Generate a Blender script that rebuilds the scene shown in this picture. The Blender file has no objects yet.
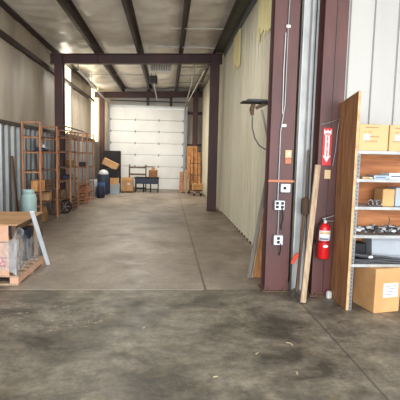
import bpy, math, random
from mathutils import Vector, Matrix, noise
random.seed(7)
S = bpy.context.scene
COL = S.collection
PI = math.pi

# ------------------------------------------------------------------ materials
def mat(name, c, rough=.6, metal=0.0, c2=None, scale=3.0, bump=0.0, bscale=20.0, stretch=(1,1,1), emit=None, estr=0, detail=5, lo=.35, hi=.65):
    m = bpy.data.materials.new(name); m.use_nodes = True
    nt = m.node_tree; b = nt.nodes['Principled BSDF']
    b.inputs['Base Color'].default_value = (*c, 1)
    b.inputs['Roughness'].default_value = rough
    b.inputs['Metallic'].default_value = metal
    tc = nt.nodes.new('ShaderNodeTexCoord'); mp = nt.nodes.new('ShaderNodeMapping')
    mp.inputs['Scale'].default_value = stretch
    nt.links.new(tc.outputs['Object'], mp.inputs['Vector'])
    if c2 is None: c2 = tuple(x*.82 for x in c)
    n = nt.nodes.new('ShaderNodeTexNoise'); n.inputs['Scale'].default_value = scale; n.inputs['Detail'].default_value = detail
    nt.links.new(mp.outputs[0], n.inputs['Vector'])
    r = nt.nodes.new('ShaderNodeValToRGB')
    r.color_ramp.elements[0].position = lo; r.color_ramp.elements[1].position = hi
    r.color_ramp.elements[0].color = (*c2, 1); r.color_ramp.elements[1].color = (*c, 1)
    nt.links.new(n.outputs[0], r.inputs[0]); nt.links.new(r.outputs[0], b.inputs['Base Color'])
    if bump:
        n2 = nt.nodes.new('ShaderNodeTexNoise'); n2.inputs['Scale'].default_value = bscale
        nt.links.new(mp.outputs[0], n2.inputs['Vector'])
        bp = nt.nodes.new('ShaderNodeBump'); bp.inputs['Strength'].default_value = bump; bp.inputs['Distance'].default_value = .02
        nt.links.new(n2.outputs[0], bp.inputs['Height']); nt.links.new(bp.outputs[0], b.inputs['Normal'])
    if emit:
        b.inputs['Emission Color'].default_value = (*emit, 1); b.inputs['Emission Strength'].default_value = estr
    return m

def rgb(r, g, b):
    f = lambda v: (v/255/12.92) if v/255 <= .04045 else ((v/255+.055)/1.055)**2.4
    return (f(r), f(g), f(b))

M = {}
M['maroon'] = mat('maroon_paint', rgb(78,44,44), .5, c2=rgb(60,34,36), scale=2.5, stretch=(1,1,.4))
M['maroon_dusty'] = mat('maroon_paint_worn', rgb(96,55,51), .55, c2=rgb(74,44,42), scale=4, stretch=(1,1,.3))
M['purlin'] = mat('purlin_paint', rgb(56,37,36), .55, c2=rgb(44,31,31))
M['insul'] = mat('vinyl_insulation', rgb(186,174,158), .5, c2=rgb(150,138,122), scale=1.6, bump=.5, bscale=4, stretch=(1,1,.35))
M['ceil'] = mat('vinyl_ceiling', rgb(248,244,236), .34, c2=rgb(214,208,196), scale=1.5, bump=.7, bscale=5)
M['galv'] = mat('galvanized_panel', rgb(176,180,182), .4, .5, c2=rgb(132,136,140), scale=2, stretch=(1,1,.3))
M['cream'] = mat('cream_wall_panel', rgb(222,216,196), .5, c2=rgb(204,196,172), scale=1.3, stretch=(1,1,.2))
M['white_panel'] = mat('white_wall_panel', rgb(188,186,180), .45, c2=rgb(170,168,164), scale=1.2, stretch=(1,1,.2))
M['white'] = mat('white_paint', rgb(226,226,224), .4, c2=rgb(206,206,204))
M['strip'] = mat('pale_blue_strip', rgb(226,234,240), .4)
M['jamb'] = mat('jamb_paint', rgb(196,196,194), .4, c2=rgb(176,176,176), scale=4)
M['door'] = mat('door_panel', rgb(240,240,238), .3, c2=rgb(230,230,228), scale=1.5)
M['groove'] = mat('door_groove', rgb(150,150,150), .6)
M['steel'] = mat('grey_steel', rgb(150,152,154), .4, .6)
M['dsteel'] = mat('dark_steel', rgb(64,60,60), .6, .2)
M['shelf_steel'] = mat('shelf_steel', rgb(176,178,176), .45, .2, c2=rgb(150,150,150), scale=8)
M['post_steel'] = mat('post_steel', rgb(126,128,130), .5, .3)
M['black'] = mat('black_plastic', rgb(20,20,22), .7, c2=rgb(12,12,14))
M['wood'] = mat('rack_wood', rgb(198,140,102), .7, c2=rgb(146,98,70), scale=6, stretch=(4,4,.6))
M['wood_old'] = mat('old_wood', rgb(122,92,70), .8, c2=rgb(84,62,48), scale=6, stretch=(4,4,.5))
M['wood_grey'] = mat('weathered_board', rgb(150,142,132), .8, c2=rgb(120,112,104), scale=6, stretch=(4,4,.5))
M['pale_wood'] = mat('pale_board', rgb(190,164,136), .8, c2=rgb(150,126,102), scale=7, stretch=(5,5,.5))
M['orange_wood'] = mat('orange_board', rgb(226,164,104), .7, c2=rgb(168,110,62), scale=4, stretch=(5,5,.5))
M['ply'] = mat('plywood', rgb(172,124,82), .7, c2=rgb(134,92,58), scale=4, stretch=(6,6,.7), detail=8, bump=.2)
M['ply2'] = mat('plywood_back', rgb(196,128,78), .7, c2=rgb(150,90,52), scale=3, stretch=(.8,4,6), detail=8)
M['ply_edge'] = mat('plywood_edge', rgb(212,176,132), .7, c2=rgb(180,140,100), scale=12)
M['card'] = mat('cardboard', rgb(206,160,108), .8, c2=rgb(190,144,94), scale=4)
M['card2'] = mat('cardboard_tan', rgb(196,154,112), .8, c2=rgb(176,134,94), scale=4)
M['card3'] = mat('cardboard_light', rgb(214,170,124), .8, c2=rgb(208,168,120), scale=4)
M['tape'] = mat('packing_tape', rgb(176,130,80), .35)
M['ink'] = mat('printed_ink', rgb(120,84,58), .8)
M['paper'] = mat('paper_label', rgb(236,238,242), .6)
M['inkblue'] = mat('label_ink', rgb(96,104,128), .7)
M['tan_plate'] = mat('tan_plate', rgb(218,186,140), .5)
M['orange_plate'] = mat('orange_plate', rgb(190,118,84), .6)
M['red'] = mat('red_paint', rgb(206,28,32), .3, c2=rgb(188,22,28))
M['redsign'] = mat('sign_red', rgb(204,36,48), .45, c2=rgb(190,30,42))
M['orange_red'] = mat('orange_red', rgb(226,74,40), .5)
M['grey_box'] = mat('electrical_box', rgb(206,208,212), .4, .2)
M['teal'] = mat('teal_plastic', rgb(166,192,190), .5, c2=rgb(150,176,174))
M['bin'] = mat('grey_bin', rgb(178,184,192), .5)
M['cable'] = mat('cable_grey', rgb(74,74,78), .5)
M['silver'] = mat('silver_parts', rgb(170,172,176), .35, .6, c2=rgb(110,110,114), scale=20)
M['bluebox'] = mat('pale_blue_carton', rgb(150,176,196), .6, c2=rgb(170,160,150), scale=2)
M['blue'] = mat('blue_plastic', rgb(52,92,150), .5)
M['darkblue'] = mat('navy_plastic', rgb(38,48,72), .5)
M['greenish'] = mat('dark_green_deck', rgb(76,80,66), .6, c2=rgb(58,62,52), scale=5)
M['yellow'] = mat('yellow_insulation', rgb(246,236,190), .8, c2=rgb(232,216,150), scale=6, stretch=(3,3,.3), emit=rgb(232,214,140), estr=0)
M['pinkwrap'] = mat('pink_carton', rgb(222,176,150), .5, c2=rgb(206,158,128), scale=3)
M['magenta'] = mat('pink_ink', rgb(206,90,130), .6)
M['brown'] = mat('brown_sack', rgb(140,108,70), .8, c2=rgb(110,84,56), scale=8)
M['straw'] = mat('straw', rgb(206,190,150), .8)
M['rust'] = mat('rusty_grime', rgb(92,70,54), .8)
# light-transmitting wall panel: daylight comes through it
M['glow'] = mat('translucent_panel', rgb(240,228,190), .5, emit=rgb(255,240,196), estr=1.6)
M['lampglass'] = mat('lamp_diffuser', rgb(240,240,236), .5, emit=(1,.98,.94), estr=1.2)

def wrapmat():
    m = bpy.data.materials.new('clear_stretch_wrap'); m.use_nodes = True
    nt = m.node_tree; b = nt.nodes['Principled BSDF']
    b.inputs['Base Color'].default_value = (*rgb(214,214,214), 1); b.inputs['Roughness'].default_value = .22
    n = nt.nodes.new('ShaderNodeTexNoise'); n.inputs['Scale'].default_value = 4.5; n.inputs['Detail'].default_value = 6
    tc = nt.nodes.new('ShaderNodeTexCoord'); mp = nt.nodes.new('ShaderNodeMapping'); mp.inputs['Scale'].default_value = (1.5,1.5,.7)
    nt.links.new(tc.outputs['Object'], mp.inputs[0]); nt.links.new(mp.outputs[0], n.inputs['Vector'])
    r = nt.nodes.new('ShaderNodeMapRange'); r.inputs['From Min'].default_value=.35; r.inputs['From Max'].default_value=.7
    r.inputs['To Min'].default_value=.04; r.inputs['To Max'].default_value=.55
    nt.links.new(n.outputs[0], r.inputs[0]); nt.links.new(r.outputs[0], b.inputs['Alpha'])
    bp = nt.nodes.new('ShaderNodeBump'); bp.inputs['Strength'].default_value=.6; bp.inputs['Distance'].default_value=.05
    nt.links.new(n.outputs[0], bp.inputs['Height']); nt.links.new(bp.outputs[0], b.inputs['Normal'])
    return m
M['wrap'] = wrapmat()

def floormat():
    m = bpy.data.materials.new('stained_concrete'); m.use_nodes = True
    nt = m.node_tree; N = nt.nodes; L = nt.links; b = N['Principled BSDF']
    tc = N.new('ShaderNodeTexCoord')
    def noise_(sc, det, rough=.6, st=(1,1,1), dist=0):
        mp = N.new('ShaderNodeMapping'); mp.inputs['Scale'].default_value = st; L.new(tc.outputs['Object'], mp.inputs[0])
        n = N.new('ShaderNodeTexNoise'); n.inputs['Scale'].default_value=sc; n.inputs['Detail'].default_value=det
        n.inputs['Roughness'].default_value=rough; n.inputs['Distortion'].default_value=dist
        L.new(mp.outputs[0], n.inputs['Vector']); return n.outputs[0]
    def ramp(v, p0, p1, c0, c1):
        r = N.new('ShaderNodeValToRGB'); e = r.color_ramp.elements
        e[0].position=p0; e[1].position=p1; e[0].color=(*c0,1); e[1].color=(*c1,1); L.new(v, r.inputs[0]); return r.outputs[0]
    def mix(f, a, c, mode='MIX'):
        x = N.new('ShaderNodeMix'); x.data_type='RGBA'; x.blend_type=mode
        if isinstance(f,(int,float)): x.inputs[0].default_value=f
        else: L.new(f, x.inputs[0])
        for i,v in ((6,a),(7,c)):
            if isinstance(v, tuple): x.inputs[i].default_value=(*v,1)
            else: L.new(v, x.inputs[i])
        return x.outputs[2]
    def m_(op, a, c=None, d=None):
        x = N.new('ShaderNodeMath'); x.operation=op
        for i,v in enumerate((a,c,d)):
            if v is None: continue
            if isinstance(v,(int,float)): x.inputs[i].default_value=v
            else: L.new(v, x.inputs[i])
        return x.outputs[0]
    sp = N.new('ShaderNodeSeparateXYZ'); L.new(tc.outputs['Object'], sp.inputs[0]); X,Y = sp.outputs[0], sp.outputs[1]
    back = ramp(noise_(.9,6,.6,(1,.6,1),.4), .35,.68, rgb(138,126,114), rgb(190,178,164))
    front = ramp(noise_(1.5,8,.65,(1,1.3,1),.5), .36,.66, rgb(100,94,82), rgb(192,182,164))
    fr2 = ramp(noise_(6,8,.7), .3,.75, rgb(150,150,150), rgb(255,255,255))
    fr3 = ramp(noise_(22,6,.75), .32,.7, rgb(176,174,170), rgb(255,255,255))
    front = mix(.9, front, fr2, 'MULTIPLY'); front = mix(.7, front, fr3, 'MULTIPLY')
    back = mix(.45, back, fr2, 'MULTIPLY'); back = mix(.4, back, fr3, 'MULTIPLY')
    isback = m_('GREATER_THAN', Y, 5.04)
    base = mix(isback, front, back)
    # greenish-brown grime drifts on the front slab
    g = ramp(noise_(2.3,7,.7,(1,1,1),1.2), .56,.66, (0,0,0), (1,1,1))
    g2 = m_('MULTIPLY', g, m_('LESS_THAN', Y, 5.04))
    base = mix(m_('MULTIPLY', g2, .5), base, rgb(122,106,72))
    # brown patches, denser towards the right-hand wall and the left racks
    e = N.new('ShaderNodeMapRange'); e.inputs['From Min'].default_value=.55; e.inputs['From Max'].default_value=1.55; L.new(X, e.inputs[0])
    st = m_('MULTIPLY', m_('MULTIPLY', e.outputs[0], isback), ramp(noise_(1.6,6,.6,(1,.7,1)), .4,.62,(0,0,0),(1,1,1)))
    base = mix(m_('MULTIPLY', st, .7), base, rgb(104,84,68))
    e2 = N.new('ShaderNodeMapRange'); e2.inputs['From Min'].default_value=-1.7; e2.inputs['From Max'].default_value=-2.6; L.new(X, e2.inputs[0])
    st2 = m_('MULTIPLY', m_('MULTIPLY', e2.outputs[0], isback), ramp(noise_(1.2,6,.6,(1,.7,1)), .3,.5,(0,0,0),(1,1,1)))
    base = mix(m_('MULTIPLY', st2, .75), base, rgb(92,74,62))
    # straw-coloured scratches
    s = ramp(noise_(9,3,.5,(1,7,1),2.5), .70,.74,(0,0,0),(1,1,1))
    base = mix(m_('MULTIPLY', s, .35), base, rgb(196,186,168))
    dx = m_('SUBTRACT', X, -1.25); dy = m_('SUBTRACT', Y, 4.25)
    dd = m_('SQRT', m_('ADD', m_('MULTIPLY', dx, dx), m_('MULTIPLY', m_('MULTIPLY', dy, dy), 3.0)))
    near = m_('MULTIPLY', m_('LESS_THAN', dd, .75), ramp(noise_(5,5,.6,(1,2.2,1),3), .53,.60,(0,0,0),(1,1,1)))
    near = m_('MULTIPLY', near, ramp(noise_(14,4,.7,(1,3,1),2), .48,.58,(0,0,0),(1,1,1)))
    base = mix(m_('MULTIPLY', near, .6), base, rgb(212,206,194))
    def line(c, at, w): return m_('LESS_THAN', m_('ABSOLUTE', m_('SUBTRACT', c, at)), w)
    j1 = line(Y, 5.045, .009)
    leftpart = m_('LESS_THAN', X, .45)
    base = mix(m_('MULTIPLY', m_('MULTIPLY', j1, leftpart), .75), base, rgb(206,198,184))
    base = mix(m_('MULTIPLY', m_('MULTIPLY', j1, m_('SUBTRACT',1,leftpart)), .5), base, rgb(70,62,54))
    j2 = m_('MULTIPLY', line(X, .475, .012), isback)
    base = mix(m_('MULTIPLY', j2, .75), base, rgb(74,62,52))
    j3 = m_('MULTIPLY', line(X, 1.50, .010), m_('SUBTRACT',1,isback))
    base = mix(m_('MULTIPLY', j3, .7), base, rgb(70,66,60))
    L.new(base, b.inputs['Base Color'])
    rr = ramp(noise_(2,6,.6), .3,.7,(.36,)*3,(.62,)*3); L.new(rr, b.inputs['Roughness'])
    bp = N.new('ShaderNodeBump'); bp.inputs['Strength'].default_value=.15; bp.inputs['Distance'].default_value=.01
    L.new(noise_(25,6,.7), bp.inputs['Height']); L.new(bp.outputs[0], b.inputs['Normal'])
    return m
M['floor'] = floormat()

# ------------------------------------------------------------------ mesh helpers
class MB:
    def __init__(s): s.v=[]; s.f=[]; s.mi=[]; s.sm=[]; s.m=0; s.mats=[]
    def use(s, name):
        if name not in s.mats: s.mats.append(name)
        s.m = s.mats.index(name); return s
    def add(s, vs, fs, smooth=False):
        o=len(s.v); s.v += [tuple(v) for v in vs]
        for f in fs: s.f.append([i+o for i in f]); s.mi.append(s.m); s.sm.append(smooth)
        return s
    def box(s, x0,x1,y0,y1,z0,z1, bev=0):
        if bev:  # chamfered box
            c=Vector(((x0+x1)/2,(y0+y1)/2,(z0+z1)/2)); return s.obox(c,(x1-x0,y1-y0,z1-z0),Matrix.Identity(3),bev)
        return s.add([(x0,y0,z0),(x1,y0,z0),(x1,y1,z0),(x0,y1,z0),(x0,y0,z1),(x1,y0,z1),(x1,y1,z1),(x0,y1,z1)],
                     [(0,3,2,1),(4,5,6,7),(0,1,5,4),(1,2,6,5),(2,3,7,6),(3,0,4,7)])
    def obox(s, c, d, R, bev=0):
        hx,hy,hz=[q/2 for q in d]; c=Vector(c)
        b=min(bev,hx*.9,hy*.9,hz*.9)
        if b<=0:
            vs=[c+R@Vector((a*hx,e*hy,g*hz)) for g in (-1,1) for a,e in ((-1,-1),(1,-1),(1,1),(-1,1))]
            return s.add(vs,[(0,3,2,1),(4,5,6,7),(0,1,5,4),(1,2,6,5),(2,3,7,6),(3,0,4,7)])
        prof=[]
        def ring(ix,iy): 
            return [(-ix+b,-iy),(ix-b,-iy),(ix,-iy+b),(ix,iy-b),(ix-b,iy),(-ix+b,iy),(-ix,iy-b),(-ix,-iy+b)]
        lv=[(-hz,b),(-hz+b,0),(hz-b,0),(hz,b)]
        vs=[]
        for z,ins in lv:
            for x,y in ring(hx-ins if ins else hx, hy-ins if ins else hy): vs.append(c+R@Vector((x,y,z)))
        fs=[tuple(range(7,-1,-1)), tuple(range(24,32))]
        for k in range(3):
            for i in range(8):
                j=(i+1)%8; fs.append((k*8+i,k*8+j,k*8+8+j,k*8+8+i))
        return s.add(vs,fs)
    def bar(s, p0, p1, w, t, hint=(0,1,0), bev=0):   # w across, t along hint
        p0=Vector(p0); p1=Vector(p1); z=(p1-p0); L=z.length; z.normalize()
        h=Vector(hint); y=(h-h.dot(z)*z).normalized(); x=y.cross(z)
        R=Matrix((x,y,z)).transposed()
        return s.obox((p0+p1)/2,(w,t,L),R,bev)
    def tube(s, pts, r, n=8, caps=True):
        pts=[Vector(p) for p in pts]; rings=[]; prev=None
        for i,p in enumerate(pts):
            a=pts[max(i-1,0)]; b=pts[min(i+1,len(pts)-1)]; d=(b-a).normalized()
            if prev is None:
                u=d.orthogonal().normalized()
            else:
                u=(prev-prev.dot(d)*d).normalized()
            prev=u; w=d.cross(u)
            rr=r[i] if isinstance(r,(list,tuple)) else r
            rings.append([p+rr*(math.cos(2*PI*k/n)*u+math.sin(2*PI*k/n)*w) for k in range(n)])
        vs=[v for R in rings for v in R]; fs=[]
        for i in range(len(rings)-1):
            for k in range(n):
                l=(k+1)%n; fs.append((i*n+k,i*n+l,i*n+n+l,i*n+n+k))
        s.add(vs,fs,True)
        if caps: s.add(vs[:n],[tuple(range(n-1,-1,-1))]); s.add(vs[-n:],[tuple(range(n))])
        return s
    def lathe(s, c, prof, n=20, axis=None):
        c=Vector(c); R=axis if axis else Matrix.Identity(3); vs=[]; fs=[]
        for r,z in prof:
            for k in range(n): vs.append(c+R@Vector((r*math.cos(2*PI*k/n),r*math.sin(2*PI*k/n),z)))
        for i in range(len(prof)-1):
            for k in range(n):
                l=(k+1)%n; fs.append((i*n+k,i*n+l,i*n+n+l,i*n+n+k))
        s.add(vs,fs,True)
        s.add(vs[:n],[tuple(range(n-1,-1,-1))]); s.add(vs[-n:],[tuple(range(n))])
        return s
    def prism(s, poly, fn, a, b):   # poly in (u,v), fn(u,v,w)->xyz, extruded w from a to b
        n=len(poly); vs=[fn(u,v,a) for u,v in poly]+[fn(u,v,b) for u,v in poly]
        fs=[tuple(range(n)),tuple(range(2*n-1,n-1,-1))]+[(i,(i+1)%n+0,(i+1)%n+n,i+n) for i in range(n)]
        return s.add(vs,fs)
    def build(s, name, m=None, parent=None, loc=None):
        me=bpy.data.meshes.new(name)
        vs=s.v
        o=bpy.data.objects.new(name,me); COL.objects.link(o)
        if parent is not None:
            o.parent=parent; L=parent_origin(parent); vs=[(v[0]-L[0],v[1]-L[1],v[2]-L[2]) for v in vs]
        elif loc is None:
            xs=[v[0] for v in vs]; ys=[v[1] for v in vs]; zs=[v[2] for v in vs]
            loc=((min(xs)+max(xs))/2,(min(ys)+max(ys))/2,min(zs))
            vs=[(v[0]-loc[0],v[1]-loc[1],v[2]-loc[2]) for v in vs]; o.location=loc; ORG[o.name]=loc
        else:
            vs=[(v[0]-loc[0],v[1]-loc[1],v[2]-loc[2]) for v in vs]; o.location=loc; ORG[o.name]=loc
        me.from_pydata(vs,[],s.f)
        names=s.mats if s.mats else [m]
        for q in names: me.materials.append(M[q])
        me.polygons.foreach_set('material_index',s.mi if s.mats else [0]*len(s.f))
        me.polygons.foreach_set('use_smooth',s.sm); me.update()
        import bmesh
        bm=bmesh.new(); bm.from_mesh(me); bmesh.ops.recalc_face_normals(bm,faces=bm.faces); bm.to_mesh(me); bm.free()
        return o
ORG={}
def parent_origin(p):
    L=Vector((0,0,0))
    while p is not None: L+=Vector(ORG.get(p.name,(0,0,0))); p=p.parent
    return L
def thing(name, label, cat, loc, group=None):
    o=bpy.data.objects.new(name,None); COL.objects.link(o); o.location=loc; ORG[o.name]=tuple(loc)
    o.empty_display_size=.1
    return tag(o,label,cat,group)
def tag(o,label,cat,group=None,kind=None):
    if label: o['label']=label
    if cat: o['category']=cat
    if group: o['group']=group
    if kind: o['kind']=kind
    return o
def struct(o): o['kind']='structure'; return o
def copy_thing(src, loc, label=None, group=None, rz=None, scale=None):
    r=src.copy(); COL.objects.link(r); r.location=loc; ORG[r.name]=tuple(loc)
    if rz is not None: r.rotation_euler=(0,0,rz)
    if scale: r.scale=scale
    if label: r['label']=label
    if group: r['group']=group
    for c in list(src.children):
        d=c.copy(); COL.objects.link(d); d.parent=r
        for g in c.children:
            e=g.copy(); COL.objects.link(e); e.parent=d
    return r
def B(*a,bev=0): return MB().box(*a,bev=bev)
def Rz(a): return Matrix.Rotation(a,3,'Z')

XL, XR = -3.42, 1.58      # side walls of the aisle
Y1, Y2, Y3 = 5.05, 12.62, 20.0   # frame lines
YE = 20.35
def rz_(x): return 4.31+.04*(x+3.14)   # rafter top

# ------------------------------------------------------------------ setting
struct(B(-3.6,7.2,-14,20.6,-.2,0).build('floor','floor',loc=(0,0,0)))

def corr(z0,z1,u0,u1,pos,pitch,rib,depth,fn,minor=0):
    """ribbed sheet with thickness; fn(u, d, z) -> xyz"""
    pts=[]; u=u0
    while u<u1:
        a=rib*.25
        pts+=[(u,0)]
        f0=u+(pitch-rib)/2
        if minor:
            for q in (.3,.7):
                c=u+(pitch-rib)/2*1.0*q if False else None
        pts+=[(f0,0),(f0+a,depth),(f0+rib-a,depth),(f0+rib,0)]
        u+=pitch
    pts.append((u,0))
    if minor:
        ext=[]
        for (ua,da),(ub,db) in zip(pts[:-1],pts[1:]):
            ext.append((ua,da))
            if da==0 and db==0 and ub-ua>.05:
                m=(ua+ub)/2; ext+=[(m-.02,0),(m-.01,minor),(m+.01,minor),(m+.02,0)]
        ext.append(pts[-1]); pts=ext
    mb=MB(); n=len(pts); t=.012
    vs=[fn(u,d,z) for z in (z0,z1) for u,d in pts]+[fn(u,d-t,z) for z in (z0,z1) for u,d in pts]
    fs=[(i,i+1,n+i+1,n+i) for i in range(n-1)]+[(2*n+i,3*n+i,3*n+i+1,2*n+i+1) for i in range(n-1)]
    fs+=[(n+i,n+i+1,3*n+i+1,3*n+i) for i in range(n-1)]+[(i,2*n+i,2*n+i+1,i+1) for i in range(n-1)]
    return mb.add(vs,fs)

# left wall: vinyl-faced insulation above, ribbed steel wainscot below
W0=-4
def wall_sheet(y0,y1,z0,z1):
    mb=MB(); ny=int((y1-y0)/.12); nz=14; vs=[]; fs=[]
    for i in range(ny+1):
        y=y0+(y1-y0)*i/ny
        for k in range(nz+1):
            z=z0+(z1-z0)*k/nz
            q=abs(((y-.4)/1.22)%1-.5)*2     # blankets hang between seams every 1.22 m
            d=.035*(1-q**6)+.02*noise.noise(Vector((y*1.3,z*.5,3)))
            vs.append((XL+d,y,z))
    for i in range(ny):
        for k in range(nz):
            a=i*(nz+1)+k; fs.append((a,a+1,a+nz+2,a+nz+1))
    mb.add(vs,fs,True)
    mb.box(XL-.15,XL-.06,y0,y1,z0,z1)
    return mb
wl=struct(wall_sheet(W0,14.45,2.14,4.78).build('wall_left','insul'))
for a,b_ in ((15.7,19.6),): wall_sheet(a,b_,2.14,4.78).build('insulation_blanket','insul',wl)
corr(0,2.16,W0,YE,0,.36,.14,.055,lambda u,d,z:(XL+d,min(u,YE),z)).build('wainscot','galv',wl)
B(XL-.14,XL+.09,W0,YE,2.15,2.23).build('sill_ledge','purlin',wl)
# daylight panels in the left wall
for i,(a,b_) in enumerate(((14.45,15.7),(19.6,20.3))):
    o=corr(2.14,4.7,a,b_,0,.275,.08,.03,lambda u,d,z:(XL-.02+d,u,z)).build('window_%d'%(i+1),'glow'); struct(o)
struct(corr(2.14,4.7,XL-.05,-3.22,0,.2,.06,-.03,lambda u,d,z:(min(u,-3.22),YE+d+.03,z)).build('window_3','glow'))
B(XL+.03,XL+.13,W0,Y3-.1,3.86,3.96).build('wall_girt','purlin',wl)

# right wall of the aisle
wr=struct(corr(0,4.62,5.36,YE-.05,0,.305,.10,-.028,lambda u,d,z:(XR+d,u,z),minor=-.014).build('wall_right','cream'))
B(XR-.035,XR+.0,5.36,Y2-.4,0,.035).build('base_angle','rust',wr)
# back wall
wb=struct(B(-3.22,-2.52,YE,YE+.12,0,4.7).build('wall_back','insul'))
B(XL-.1,-3.22,YE,YE+.12,0,2.14).build('side_sheet','insul',wb)
B(.76,XR+.3,YE,YE+.12,0,4.8).build('side_sheet','insul',wb)
B(-2.52,.76,YE,YE+.12,3.7,4.8).build('header_sheet','white_panel',wb)
# partition wall of the storage bay on the right
wp=struct(corr(0,4.9,1.72,7.1,0,.305,.035,-.018,lambda u,d,z:(u,5.30+d*1.6,z)).build('wall_partition','white_panel'))
struct(B(7.1,7.2,-4,5.4,0,5).build('wall_right_end','white_panel'))
# unseen sheet added along the right side so no light leaks behind the partition
struct(B(XR+.08,XR+.16,5.4,YE+.1,0,4.8).build('right_light_block','white_panel'))

# ceiling blanket draped over the purlins
PUR=[-2.0,-.83,.33,1.30]
def ceiling():
    mb=MB(); x0,x1,y0,y1=XL-.1,7.2,-4.0,YE+.1
    xs=[]; x=x0
    while x<x1: xs.append(x); x+= .0975
    xs.append(x1); ny=int((y1-y0)/.13); vs=[]; fs=[]
    for x in xs:
        ph=((x-PUR[0])/1.165)%1 if x<.33 else ((x-.33)/.97)%1; sag=math.sin(PI*ph)
        for j in range(ny+1):
            y=y0+(y1-y0)*j/ny
            cr=abs(math.sin(PI*(y+.25*math.sin(x*2))/1.05))**.35   # cross straps
            z=rz_(x)+.225-.07*sag*cr+.035*noise.noise(Vector((x*1.5,y*4.0,1)))*sag
            vs.append((x,y,z))
    n=ny+1
    for i in range(len(xs)-1):
        for j in range(ny): a=i*n+j; fs.append((a,a+n,a+n+1,a+1))
    mb.add(vs,fs,True)
    mb.add([(x0,y0,rz_(x0)+.33),(x1,y0,rz_(x1)+.33),(x1,y1,rz_(x1)+.33),(x0,y1,rz_(x0)+.33)],[(0,1,2,3)])
    return mb
struct(ceiling().build('ceiling','ceil'))

# overhead door
dr=struct(thing('door_1',None,None,(-.88,20.05,0)))
zs=[.0,.52,1.05,1.58,2.10,2.63,3.15,3.68]
for a,b_ in zip(zs[:-1],zs[1:]):
    mb=MB().use('door'); mb.box(-2.63,.70,20.05,20.10,a+.012,b_-.006,bev=.008)
    mb.use('groove'); mb.box(-2.63,.70,20.062,20.09,a-.004,a+.012)
    p=mb.build('door_section',None,dr)
hn=MB()
for z in zs[1:-1]:
    for x in (-2.6,-1.5,-.43,.66): hn.box(x-.03,x+.03,20.03,20.05,z-.05,z+.05)
hn.build('hinge','steel',dr)
mb=MB()
for x in (-2.68,.75):
    mb.box(x-.03,x+.03,20.0,20.05,0,3.72)
    mb.tube([(x,20.0,3.7),(x,19.85,3.82),(x,19.6,3.86),(x,13.3,4.02)],.028,6)
    mb.box(x-.012,x+.012,15.6,15.63,4.0,4.4); mb.box(x-.012,x+.012,13.3,13.33,4.0,4.45)
mb.build('door_track','steel',dr)
MB().tube([(-2.6,19.95,3.98),(.84,19.95,3.98)],.025,8).build('torsion_shaft','dsteel',dr)
B(-1.1,-.6,20.03,20.05,1.02,1.06,bev=.004).build('handle','dsteel',dr)
struct(MB().box(.70,.86,20.12,20.30,0,3.7).box(-2.72,-2.62,20.12,20.3,0,3.7).box(-2.72,.86,20.12,20.3,3.7,3.8).build('trim_1','white'))
for x in (-.95,.1): B(x-.06,x+.06,20.15,20.3,3.8,4.5).build('jamb_post','maroon',wb)

# ------------------------------------------------------------------ steel frame
def ibeam_v(mb,x0,x1,y0,y1,z0,z1,t=.02):
    mb.box(x0,x1,y0,y0+t,z0,z1); mb.box(x0,x1,y1-t,y1,z0,z1)
    c=(x0+x1)/2; mb.box(c-t*.4,c+t*.4,y0+t,y1-t,z0,z1); return mb
def column(x0,x1,y0,y1,top,label,m='maroon',base=True,name='steel_column'):
    t=thing(name,label,'column',((x0+x1)/2,(y0+y1)/2,0))
    ibeam_v(MB(),x0,x1,y0,y1,.02,top).build('shaft',m,t)
    if base:
        B(x0-.03,x1+.03,y0-.03,y1+.03,0,.02,bev=.005).build('base_plate','rust',t)
        for sx in (x0+.05,x1-.05):
            MB().lathe((sx,y0-.012,.02),[(.012,0),(.012,.02),(.006,.03)],8).build('anchor_bolt','rust',t)
    return t
cA=column(1.175,1.455,4.97,5.18,4.44,'wide maroon steel column carrying the switches and outlet boxes','maroon_dusty')
cB=column(1.69,1.955,4.80,5.10,4.46,'maroon steel column that carries the red extinguisher and arrow sign','maroon_dusty')
# seam with screws up the middle of column B
B(1.82,1.826,4.794,4.8,.05,4.3).build('seam','purlin',cB)
cC=column(-3.165,-2.945,12.5,12.8,4.31,'dark maroon steel column halfway along the left wall, behind the wooden racks')
cD=column(1.175,1.42,12.48,12.78,4.45,'slim maroon steel column halfway down the ribbed cream wall')
cE=column(-3.05,-2.86,19.72,19.98,4.3,'maroon steel post left of the white overhead door')
cF=column(1.10,1.32,19.72,19.98,4.45,'maroon steel post right of the overhead door behind stored boards')
def rafter(y,x0,x1,h,label):
    mb=MB(); z=rz_
    def slab(ya,yb,a,b2):
        mb.add([(x0,ya,z(x0)+a),(x1,ya,z(x1)+a),(x1,yb,z(x1)+a),(x0,yb,z(x0)+a),(x0,ya,z(x0)+b2),(x1,ya,z(x1)+b2),(x1,yb,z(x1)+b2),(x0,yb,z(x0)+b2)],
               [(0,3,2,1),(4,5,6,7),(0,1,5,4),(1,2,6,5),(2,3,7,6),(3,0,4,7)])
    slab(y-.09,y+.09,-.016,0); slab(y-.09,y+.09,-h,-h+.016); slab(y-.008,y+.008,-h+.016,-.016)
    o=mb.build('roof_rafter','maroon'); tag(o,label,'roof beam'); return o
r2=rafter(12.62,-3.3,1.5,.27,'maroon steel roof beam spanning the aisle at its middle')
for x in (-2.0,-.83,.33):
    B(x-.005,x+.005,12.55,12.61,rz_(x)-.25,rz_(x)-.02).build('stiffener','maroon',r2)
r3=rafter(19.9,-3.3,1.5,.25,'maroon steel roof beam above the white overhead door')
rafter(5.12,-3.3,7.0,.27,'maroon steel roof beam overhead at the front of the aisle')
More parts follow.
